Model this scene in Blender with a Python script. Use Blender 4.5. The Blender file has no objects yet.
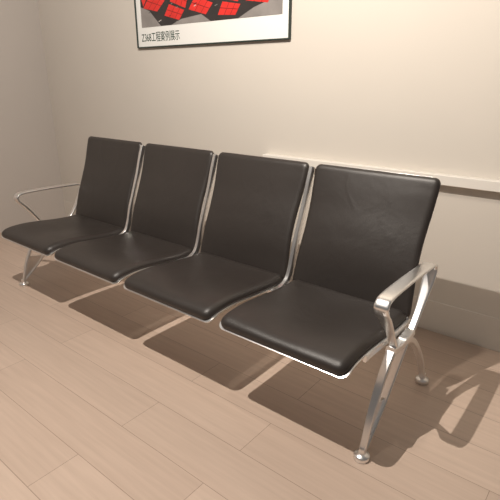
import bpy, math, random
import numpy as np
from mathutils import Vector, Matrix
random.seed(4)
scene=bpy.context.scene
COL=scene.collection
try:
    scene.view_settings.view_transform='Standard'
except Exception: pass

# ---------------------------------------------------------------- materials
def mat(name):
    m=bpy.data.materials.new(name); m.use_nodes=True
    nt=m.node_tree; b=nt.nodes['Principled BSDF']
    return m,nt,b
def simple(name,col,rough=.5,metal=0.,noise=0.,nscale=40,bump=0.,bscale=200,spec=None,wrinkle=0.):
    m,nt,b=mat(name)
    b.inputs['Base Color'].default_value=(*col,1); b.inputs['Roughness'].default_value=rough
    b.inputs['Metallic'].default_value=metal
    if spec is not None: b.inputs['Specular IOR Level'].default_value=spec
    tc=nt.nodes.new('ShaderNodeTexCoord')
    n=nt.nodes.new('ShaderNodeTexNoise'); n.inputs['Scale'].default_value=nscale; n.inputs['Detail'].default_value=4
    nt.links.new(tc.outputs['Object'],n.inputs['Vector'])
    mx=nt.nodes.new('ShaderNodeMix'); mx.data_type='RGBA'
    mx.inputs[6].default_value=(*[c*(1-noise) for c in col],1); mx.inputs[7].default_value=(*[min(1,c*(1+noise)) for c in col],1)
    nt.links.new(n.outputs['Fac'],mx.inputs[0]); nt.links.new(mx.outputs[2],b.inputs['Base Color'])
    if bump>0:
        v=nt.nodes.new('ShaderNodeTexVoronoi'); v.inputs['Scale'].default_value=bscale
        nt.links.new(tc.outputs['Object'],v.inputs['Vector'])
        bp=nt.nodes.new('ShaderNodeBump'); bp.inputs['Strength'].default_value=bump; bp.inputs['Distance'].default_value=.001
        nt.links.new(v.outputs['Distance'],bp.inputs['Height']); nt.links.new(bp.outputs['Normal'],b.inputs['Normal'])
        if wrinkle>0:
            w=nt.nodes.new('ShaderNodeTexNoise'); w.inputs['Scale'].default_value=5.5; w.inputs['Detail'].default_value=3; w.inputs['Distortion'].default_value=.8
            nt.links.new(tc.outputs['Object'],w.inputs['Vector'])
            b2=nt.nodes.new('ShaderNodeBump'); b2.inputs['Strength'].default_value=wrinkle; b2.inputs['Distance'].default_value=.012
            nt.links.new(w.outputs['Fac'],b2.inputs['Height']); nt.links.new(b2.outputs['Normal'],bp.inputs['Normal'])
    return m
LEATHER=simple('leather',(.031,.0255,.0228),.41,0,.14,6,.3,420,spec=.55,wrinkle=.27)
METAL=simple('satin_aluminium',(.90,.89,.88),.31,1,.03,8)
BEAMM=simple('beam_aluminium',(.45,.44,.42),.35,1,.04,8)
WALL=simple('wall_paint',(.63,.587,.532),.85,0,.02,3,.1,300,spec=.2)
WALLL=simple('side_wall_darker',(.52,.480,.445),.85,0,.02,3,.1,300,spec=.2)  # darker version of the back wall colour, for the left wall
TRIM=simple('trim_paint',(.76,.725,.675),.5,0,.02,5)
BASEB=simple('baseboard_paint',(.65,.605,.55),.6,0,.02,5)

def floor_mat():
    m,nt,b=mat('floor_planks')
    tc=nt.nodes.new('ShaderNodeTexCoord')
    mp=nt.nodes.new('ShaderNodeMapping'); mp.inputs['Location'].default_value=(.35,.06,0)
    nt.links.new(tc.outputs['Object'],mp.inputs['Vector'])
    br=nt.nodes.new('ShaderNodeTexBrick'); br.offset=.37; br.inputs['Scale'].default_value=1
    br.inputs['Brick Width'].default_value=1.2; br.inputs['Row Height'].default_value=.19
    br.inputs['Mortar Size'].default_value=.0012; br.inputs['Mortar Smooth'].default_value=.3; br.inputs['Bias'].default_value=0
    br.inputs['Color1'].default_value=(.63,.495,.405,1); br.inputs['Color2'].default_value=(.575,.447,.363,1); br.inputs['Mortar'].default_value=(.32,.23,.18,1)
    nt.links.new(mp.outputs[0],br.inputs['Vector'])
    mp2=nt.nodes.new('ShaderNodeMapping'); mp2.inputs['Scale'].default_value=(1.2,22,1)
    nt.links.new(tc.outputs['Object'],mp2.inputs['Vector'])
    n=nt.nodes.new('ShaderNodeTexNoise'); n.inputs['Scale'].default_value=2.2; n.inputs['Detail'].default_value=7; n.inputs['Roughness'].default_value=.55
    nt.links.new(mp2.outputs[0],n.inputs['Vector'])
    rp=nt.nodes.new('ShaderNodeValToRGB'); rp.color_ramp.elements[0].position=.3; rp.color_ramp.elements[0].color=(.91,.90,.89,1)
    rp.color_ramp.elements[1].position=.7; rp.color_ramp.elements[1].color=(1.03,1.03,1.03,1)
    nt.links.new(n.outputs['Fac'],rp.inputs[0])
    mx=nt.nodes.new('ShaderNodeMix'); mx.data_type='RGBA'; mx.blend_type='MULTIPLY'; mx.inputs[0].default_value=1
    nt.links.new(br.outputs['Color'],mx.inputs[6]); nt.links.new(rp.outputs[0],mx.inputs[7])
    nt.links.new(mx.outputs[2],b.inputs['Base Color'])
    b.inputs['Roughness'].default_value=.36; b.inputs['Specular IOR Level'].default_value=.5
    bp=nt.nodes.new('ShaderNodeBump'); bp.inputs['Strength'].default_value=.15; bp.inputs['Distance'].default_value=.002; bp.invert=True
    nt.links.new(br.outputs['Fac'],bp.inputs['Height']); nt.links.new(bp.outputs['Normal'],b.inputs['Normal'])
    return m
FLOOR=floor_mat()

# ---------------------------------------------------------------- helpers
import bmesh
def mkobj(name,verts,faces,m,smooth=True,parent=None,loc=(0,0,0),split=None):
    me=bpy.data.meshes.new(name); me.from_pydata([tuple(v) for v in verts],[],faces); me.validate(); me.update()
    if m: me.materials.append(m)
    if smooth: me.polygons.foreach_set('use_smooth',[True]*len(me.polygons))
    o=bpy.data.objects.new(name,me); COL.objects.link(o); o.location=loc
    if parent: o.parent=parent
    bm=bmesh.new(); bm.from_mesh(me); bmesh.ops.remove_doubles(bm,verts=bm.verts,dist=1e-6); bmesh.ops.recalc_face_normals(bm,faces=bm.faces); bm.to_mesh(me); bm.free()
    if split:
        md=o.modifiers.new('e','EDGE_SPLIT'); md.split_angle=math.radians(split)
    return o
def box(name,x0,x1,y0,y1,z0,z1,m,parent=None,bev=0):
    v=[(x,y,z) for x in (x0,x1) for y in (y0,y1) for z in (z0,z1)]
    f=[(0,1,3,2),(4,6,7,5),(0,4,5,1),(2,3,7,6),(0,2,6,4),(1,5,7,3)]
    o=mkobj(name,v,f,m,False,parent)
    if bev:
        b=o.modifiers.new('b','BEVEL'); b.width=bev; b.segments=3
    return o
def catmull(pts,n=16,closed=False):
    P=[np.array(p,float) for p in pts]; out=[]
    N=len(P); segs=N if closed else N-1
    for i in range(segs):
        if closed: a,b,c,d=P[(i-1)%N],P[i],P[(i+1)%N],P[(i+2)%N]
        else:
            b,c=P[i],P[i+1]; a=P[i-1] if i>0 else 2*b-c; d=P[i+2] if i+2<N else 2*c-b
        for k in range(n):
            t=k/n
            out.append(.5*((2*b)+(-a+c)*t+(2*a-5*b+4*c-d)*t*t+(-a+3*b-3*c+d)*t**3))
    if not closed: out.append(P[-1])
    return np.array(out)
def resample(pl,ts):
    d=np.r_[0,np.cumsum(np.linalg.norm(np.diff(pl,axis=0),axis=1))]
    L=d[-1]; return np.array([[np.interp(t*L,d,pl[:,k]) for k in range(pl.shape[1])] for t in ts]),L

def pad(name,profile,hw,r,t,rt,m,parent,loc,dome=0.,NS=44,NV=40,taper=0.,back=0.0,waist=0.,dish=0.):
    """upholstered panel following a side profile (y,z)"""
    pl=catmull(profile,20)
    tt=(1-np.cos(np.linspace(0,np.pi,NS+1)))/2
    pts,L=resample(pl,tt)
    dense,_=resample(pl,np.clip(tt+.02,0,1)); dense2,_=resample(pl,np.clip(tt-.02,0,1))
    tan=dense-dense2; tan/=np.linalg.norm(tan,axis=1)[:,None]
    nor=np.stack([-tan[:,1],tan[:,0]],1)
    vv=-np.cos(np.linspace(0,np.pi,NV+1))
    top=[];bot=[]
    for i in range(NS+1):
        s=tt[i]*L; W=hw+taper*(tt[i]-.5)-waist*math.sin(math.pi*tt[i])**2
        de=min(s,L-s)
        h=W if de>=r else W-r+math.sqrt(max(0,r*r-(r-de)**2))
        for j in range(NV+1):
            x=vv[j]*h
            qx=abs(x)-(W-r); qs=abs(s-L/2)-(L/2-r)
            sd=math.hypot(max(qx,0),max(qs,0))+min(max(qx,qs),0)-r
            e=max(0,-sd)
            k=1 if e>=rt else math.sqrt(max(0,1-(1-e/rt)**2))
            env=max(0,1-((s-L/2)/(L/2))**2)
            hh=t*k+dome*(1-(x/W)**2)*env-dish*math.exp(-((x/(W*.55))**2))*env
            p=pts[i]+nor[i]*hh; q=pts[i]-nor[i]*back*k
            top.append((x,p[0],p[1])); bot.append((x,q[0],q[1]))
    n=len(top); V=top+bot; F=[]
    w=NV+1
    for i in range(NS):
        for j in range(NV):
            a=i*w+j; F.append((a,a+1,a+w+1,a+w)); F.append((n+a,n+a+w,n+a+w+1,n+a+1))
    for i in range(NS):
        for j in (0,NV):
            a=i*w+j; F.append((a,a+w,n+a+w,n+a))
    for j in range(NV):
        for i in (0,NS):
            a=i*w+j; F.append((a,a+1,n+a+1,n+a))
    return mkobj(name,V,F,m,True,parent,loc)

def sweep(path,sizes,closed=False,ch=.0035,ex=0,NC=8):
    """flat bar; width along x, thickness in plane; ex>0 gives a rounded (superellipse) section"""
    P=np.array(path,float); N=len(P); V=[];F=[]
    if ex: NC=24
    for i in range(N):
        a=P[(i-1)%N] if closed or i>0 else P[i]; b=P[(i+1)%N] if closed or i<N-1 else P[i]
        t=b-a; t/=np.linalg.norm(t); X=np.array([1.,0,0]); Y=np.cross(t,X)
        sx,sy=sizes(i/(N if closed else N-1)); c=min(ch,sy*.6,sx*.6)
        if ex:
            sec=[]
            for k in range(NC):
                th=2*math.pi*k/NC; cc,ss=math.cos(th),math.sin(th)
                sec.append((sx*math.copysign(abs(cc)**(2/ex),cc),sy*math.copysign(abs(ss)**(2/ex),ss)))
        else: sec=((sx,-sy+c),(sx,sy-c),(sx-c,sy),(-sx+c,sy),(-sx,sy-c),(-sx,-sy+c),(-sx+c,-sy),(sx-c,-sy))
        for px,py in sec: V.append(P[i]+X*px+Y*py)
    R=N if closed else N-1
    for i in range(R):
        for k in range(NC):
            a=i*NC+k;b=i*NC+(k+1)%NC;c=((i+1)%N)*NC+(k+1)%NC;d=((i+1)%N)*NC+k
            F.append((a,b,c,d))
    if not closed:
        F.append(tuple(range(NC))); F.append(tuple((N-1)*NC+k for k in range(NC)))
    return V,F
def merge(parts):
    V=[];F=[]
    for v,f in parts:
        o=len(V); V+=list(v); F+=[tuple(i+o for i in q) for q in f]
    return V,F
def bx(x0,x1,y0,y1,z0,z1): return ([(x,y,z) for x in (x0,x1) for y in (y0,y1) for z in (z0,z1)],[(0,1,3,2),(4,6,7,5),(0,4,5,1),(2,3,7,6),(0,2,6,4),(1,5,7,3)])
def prism(poly,x0,x1):
    n=len(poly); V=[(x0,a,b) for a,b in poly]+[(x1,a,b) for a,b in poly]
    F=[tuple(range(n)),tuple(range(2*n-1,n-1,-1))]+[(i,(i+1)%n,n+(i+1)%n,n+i) for i in range(n)]
    return V,F
def lathe(prof,c,NC=28):
    V=[];F=[]
    for r,z in prof:
        for k in range(NC):
            th=2*math.pi*k/NC; V.append((c[0]+r*math.cos(th),c[1]+r*math.sin(th),c[2]+z))
    for i in range(len(prof)-1):
        for k in range(NC):
            F.append((i*NC+k,i*NC+(k+1)%NC,(i+1)*NC+(k+1)%NC,(i+1)*NC+k))
    F.append(tuple(range(NC)));F.append(tuple((len(prof)-1)*NC+k for k in range(NC)))
    return V,F

# ---------------------------------------------------------------- room
WY=.696; WX=-2.497
def structure(o): o['kind']='structure'; return o
structure(box('floor',WX-.1,4.2,-4.0,WY+.1,-.05,0,FLOOR))
structure(box('wall_back',WX-.1,4.2,WY,WY+.1,0,3.0,WALL))
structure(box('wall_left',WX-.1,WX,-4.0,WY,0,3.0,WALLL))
structure(box('baseboard_back',WX,4.2,WY-.005,WY,0,.175,BASEB,bev=.002))
structure(box('trim_1',-.04,4.2,WY-.045,WY,.798,.846,TRIM,bev=.003))

# ---------------------------------------------------------------- bench
bench=bpy.data.objects.new('waiting_bench',None); COL.objects.link(bench)
bench['label']='four-seat waiting bench with dark leather seats and polished aluminium frame'
bench['category']='bench'
seatprof=[(-.486,.372),(-.472,.386),(-.435,.398),(-.36,.403),(-.27,.398),(-.15,.386),(-.05,.380),(.01,.383),(.038,.397)]
backprof=[(.030,.372),(.050,.455),(.077,.555),(.115,.655),(.153,.75),(.182,.84),(.205,.915)]
PITCH=.6
seat0=pad('seat',seatprof,.2755,.036,.029,.032,LEATHER,bench,(0,0,0),dome=.0,dish=.016)
back0=pad('backrest',backprof,.282,.027,.017,.022,LEATHER,bench,(0,0,0),dome=.012,back=.003,waist=.012)
sshell=pad('seat_shell',[(a-.007 if i==0 else a,b-.002) for i,(a,b) in enumerate(seatprof)],.2805,.030,.0,.004,METAL,bench,(0,0,0),back=.011)
bshell=pad('back_shell',[(a+.006,b) for a,b in backprof],.274,.035,.0,.02,METAL,bench,(0,0,0),back=.014,waist=.013)
for i in range(4):
    cx=(i-1.5)*PITCH
    for o in (seat0,back0,sshell,bshell):
        q=o if i==0 else o.copy()
        if i: COL.objects.link(q); q.parent=bench
        q.location=(cx,0,0)
rc=catmull([(-.10,.366),(-.05,.373),(.005,.400),(.034,.455),(.060,.545),(.098,.645),(.135,.745),(.163,.835),(.186,.900)],6)
V,F=sweep([(0,a,b) for a,b in rc],lambda t:(.0095,.014),ch=.002)
V2,F2=merge([(V,F),bx(-.04,.025,-.095,-.065,.335,.375)])
rail0=mkobj('seat_frame',V2,F2,METAL,True,bench,split=40)
rail0['label']='satin aluminium rail between two seats'
for i in range(3):
    q=rail0 if i==0 else rail0.copy()
    if i: COL.objects.link(q); q.parent=bench
    q.location=((i-1)*PITCH+.005,0,0)
for sgn in (-1,1):
    V,F=sweep([(sgn*1.183,a,b) for a,b in catmull([(-.37,.391),(-.30,.389),(-.15,.376),(-.05,.370),(.02,.374)],6)],lambda t:(.007,.012))
    mkobj('end_rail',V,F,METAL,True,bench,split=40)
V=[];F=[];NC=24
for x in (-1.195,1.195):
    for k in range(NC):
        th=2*math.pi*k/NC; V.append((x,-.04+.050*math.cos(th),.325+.026*math.sin(th)))
for k in range(NC): F.append((k,(k+1)%NC,NC+(k+1)%NC,NC+k))
F.append(tuple(range(NC)));F.append(tuple(NC+k for k in range(NC)))
mkobj('beam',V,F,BEAMM,True,bench,split=50)
for sgn in (-1,1):
    X=sgn*1.212
    arm=catmull([(-.180,.345),(-.232,.43),(-.292,.510),(-.336,.560),(-.340,.588),(-.300,.606),(-.15,.608),(0,.604),(.080,.600),(.114,.588),(.114,.560),(.080,.495),(.025,.415),(-.040,.350)],10)
    def sz(t,arm=arm):
        z=arm[int(round(t*(len(arm)-1)))][1]
        k=max(0,min(1,(z-.40)/.17)); k=k*k*(3-2*k); return (.015+.011*k,.0070)
    V,F=sweep([(X,p[0],p[1]) for p in arm],sz,ex=3.6)
    mkobj('armrest',V,F,METAL,True,bench,split=60)
    legp=[]
    fa=catmull([(-.214,.360),(-.274,.285),(-.342,.155),(-.382,.03)],8); fb=catmull([(-.066,.360),(-.146,.265),(-.258,.140),(-.384,.03)],8)
    legp.append(sweep([(X,a,b) for a,b in fa],lambda t:(.017-.004*t,.0065)))
    legp.append(sweep([(X,a,b) for a,b in fb],lambda t:(.017-.004*t,.0065)))
    h=len(fa)//2+2
    legp.append(prism([tuple(p) for p in fa[h:]]+[tuple(p) for p in fb[h:][::-1]],X-.005,X+.005))
    legp.append(sweep([(X,a,b) for a,b in catmull([(-.11,.360),(.0,.305),(.120,.175),(.204,.03)],8)],lambda t:(.016-.004*t,.013-.004*t)))
    legp.append(sweep([(X,a,b) for a,b in catmull([(-.220,.362),(-.13,.350),(-.032,.360)],4)],lambda t:(.018,.013)))
    V,F=merge(legp)
    leg=mkobj('leg',V,F,METAL,True,bench,split=40)
    for y in (-.384,.207):
        V,F=lathe([(.012,.045),(.013,.024),(.026,.020),(.029,.015),(.029,.002),(.027,0)],(X,y,0))
        mkobj('foot',V,F,METAL,True,leg,split=45)

# ---------------------------------------------------------------- poster
poster=bpy.data.objects.new('framed_poster',None); COL.objects.link(poster)
poster['label']='large framed poster with white border and red and black picture'; poster['category']='poster'
PX0,PX1,PZ0,PZ1=-1.19,.12,1.487,2.40
YF=WY-.001
FR=simple('poster_frame_black',(.02,.035,.030),.35)
PAPER=simple('poster_paper',(.82,.82,.80),.45)
DARK=simple('poster_dark',(.030,.026,.026),.35,noise=.5,nscale=5)
RED=simple('poster_red',(.68,.032,.026),.4,noise=.3,nscale=14)
GREY=simple('poster_grey',(.26,.24,.23),.4,noise=.4,nscale=9)
LIGHTM=simple('poster_light',(.55,.50,.47),.4,noise=.2,nscale=9)
DRED=simple('poster_dark_red',(.25,.014,.012),.4,noise=.3,nscale=9)
TXT=simple('poster_text',(.001,.035,.018),.8,spec=.05)
ft=.007
V,F=merge([bx(PX0,PX1,YF-.020,YF,PZ0,PZ0+ft),bx(PX0,PX1,YF-.020,YF,PZ1-ft,PZ1),bx(PX0,PX0+ft,YF-.020,YF,PZ0+ft,PZ1-ft),bx(PX1-ft,PX1,YF-.020,YF,PZ0+ft,PZ1-ft)])
mkobj('frame',V,F,FR,False,poster)
box('paper',PX0+ft,PX1-ft,YF-.010,YF,PZ0+ft,PZ1-ft,PAPER,poster)
IX0,IX1,IZ0,IZ1=PX0+.055,PX1-.055,PZ0+.13,PZ1-.06
pic=box('picture',IX0,IX1,YF-.0112,YF-.0102,IZ0,IZ1,DARK,poster)
me=pic.data
for m in (RED,GREY,LIGHTM,DRED): me.materials.append(m)
bm=bmesh.new(); bm.from_mesh(me)
def poly(pts,mi,lay):
    vs=[bm.verts.new((IX0+min(max(u,.0),IX1-IX0),YF-.0112-lay*.0003,IZ0+min(max(v,0),IZ1-IZ0))) for u,v in pts]
    f=bm.faces.new(vs); f.material_index=mi
W_=IX1-IX0
poly([(0,.0),(.20,0),(.09,.10),(0,.13)],2,1)
poly([(.30,0),(.66,0),(.58,.045),(.40,.03)],2,1)
poly([(.88,.0),(W_,0),(W_,.10),(1.0,.05)],2,1)
poly([(.64,.12),(.72,.19),(.70,.26),(.60,.26)],2,1)
shapes=[[(.03,.12),(.17,.09),(.25,.15),(.11,.20)],[(.03,.13),(.10,.21),(.08,.27),(.0,.22)],[(.13,.21),(.26,.16),(.30,.24),(.16,.28)],
        [(.24,.06),(.38,.025),(.43,.08),(.29,.125)],[(.30,.14),(.44,.09),(.47,.16),(.34,.22)],
        [(.47,.08),(.62,.04),(.68,.10),(.53,.15)],[(.49,.165),(.63,.12),(.66,.20),(.52,.25)],
        [(.72,.03),(.86,.02),(.90,.075),(.76,.10)],[(.74,.12),(.88,.09),(.92,.17),(.79,.21)],
        [(.94,.09),(1.10,.065),(1.14,.13),(.99,.165)],[(.97,.18),(1.12,.15),(1.15,.23),(1.0,.27)],
        [(.10,.30),(.35,.27),(.42,.38),(.2,.45)],[(.55,.30),(.82,.27),(.9,.4),(.62,.47)],[(.95,.30),(1.15,.28),(1.14,.45),(1.0,.46)],[(.3,.5),(.7,.52),(.75,.65),(.4,.68)]]
def lerp(a,b,t): return (a[0]+(b[0]-a[0])*t,a[1]+(b[1]-a[1])*t)
for sh in shapes:
    poly(sh,1,2)
    a,b_,c,d=sh
    for t_ in (.36,.7):
        p,q=lerp(a,b_,t_),lerp(d,c,t_)
        poly([p,(p[0]+.004,p[1]),(q[0]+.004,q[1]),q],4,3)
    p,q=lerp(a,d,.5),lerp(b_,c,.5)
    poly([p,q,(q[0],q[1]+.004),(p[0],p[1]+.004)],4,3.3)
for k in range(30):
    u=random.uniform(.02,W_-.05); v=random.uniform(.0,.5); l=random.uniform(.012,.03); t_=random.uniform(.003,.006)
    poly([(u,v),(u+l,v+l*.3),(u+l,v+l*.3+t_),(u,v+t_)],random.choice([0,2,3]),4+k*.01)
bm.normal_update(); bm.to_mesh(me); bm.free()
cu=bpy.data.curves.new('caption','FONT'); cu.body='Z368工程案例展示'; cu.size=.054; cu.extrude=.0002; cu.offset=.0002; cu.resolution_u=6
cu.materials.append(TXT)
t=bpy.data.objects.new('caption',cu); COL.objects.link(t)
bpy.context.view_layer.update()
dg=bpy.context.evaluated_depsgraph_get()
tm=bpy.data.meshes.new_from_object(t.evaluated_get(dg))
bpy.data.objects.remove(t)
t2=bpy.data.objects.new('caption_text',tm); COL.objects.link(t2); t2.parent=poster
xs=[v.co.x for v in tm.vertices]; k=.385/(max(xs)-min(xs))
t2.location=(PX0+.045,YF-.0105,PZ0+.042); t2.rotation_euler=(math.pi/2,0,0); t2.scale=(k,1.25,1)
if not tm.materials: tm.materials.append(TXT)

# ---------------------------------------------------------------- lights
def spot(loc,target,e,ang,col,rad,blend=.8):
    l=bpy.data.lights.new('spot','SPOT'); l.energy=e; l.spot_size=math.radians(ang); l.spot_blend=blend; l.color=col; l.shadow_soft_size=rad
    o=bpy.data.objects.new('ceiling_spot_light',l); COL.objects.link(o); o.location=loc
    o.rotation_euler=(Vector(target)-Vector(loc)).to_track_quat('-Z','Y').to_euler(); return o
def point(loc,e,col,rad):
    l=bpy.data.lights.new('point','POINT'); l.energy=e; l.color=col; l.shadow_soft_size=rad
    o=bpy.data.objects.new('ceiling_downlight',l); COL.objects.link(o); o.location=loc
warm=(1,.915,.82)
point((.35,-1.25,2.75),258,warm,.012)
spot((.8,-.75,2.75),(.6,.69,1.7),80,115,(1,.89,.75),.03,1)
a=bpy.data.lights.new('area','AREA'); a.energy=5; a.size=2.5; a.color=(1,.95,.90)
o=bpy.data.objects.new('soft_fill_light',a); COL.objects.link(o); o.location=(1.2,-2.8,2.9)  # added soft fill for the room, not an actual ceiling panel
w=bpy.data.worlds.new('World'); scene.world=w; w.use_nodes=True
w.node_tree.nodes['Background'].inputs[0].default_value=(1,.95,.91,1); w.node_tree.nodes['Background'].inputs[1].default_value=.12

# ---------------------------------------------------------------- camera
yaw,pit=-.6796,.3429
fw=Vector((math.sin(yaw)*math.cos(pit),math.cos(yaw)*math.cos(pit),-math.sin(pit)))
r=Vector((math.cos(yaw),-math.sin(yaw),0)); u=r.cross(fw)
cam=bpy.data.cameras.new('camera'); co=bpy.data.objects.new('camera',cam); COL.objects.link(co)
M=Matrix((r,u,-fw)).transposed().to_4x4(); M.translation=Vector((1.755,-1.6909,1.2761)); co.matrix_world=M
cam.sensor_width=36; cam.lens=36*.9541; cam.clip_start=.02
scene.camera=co
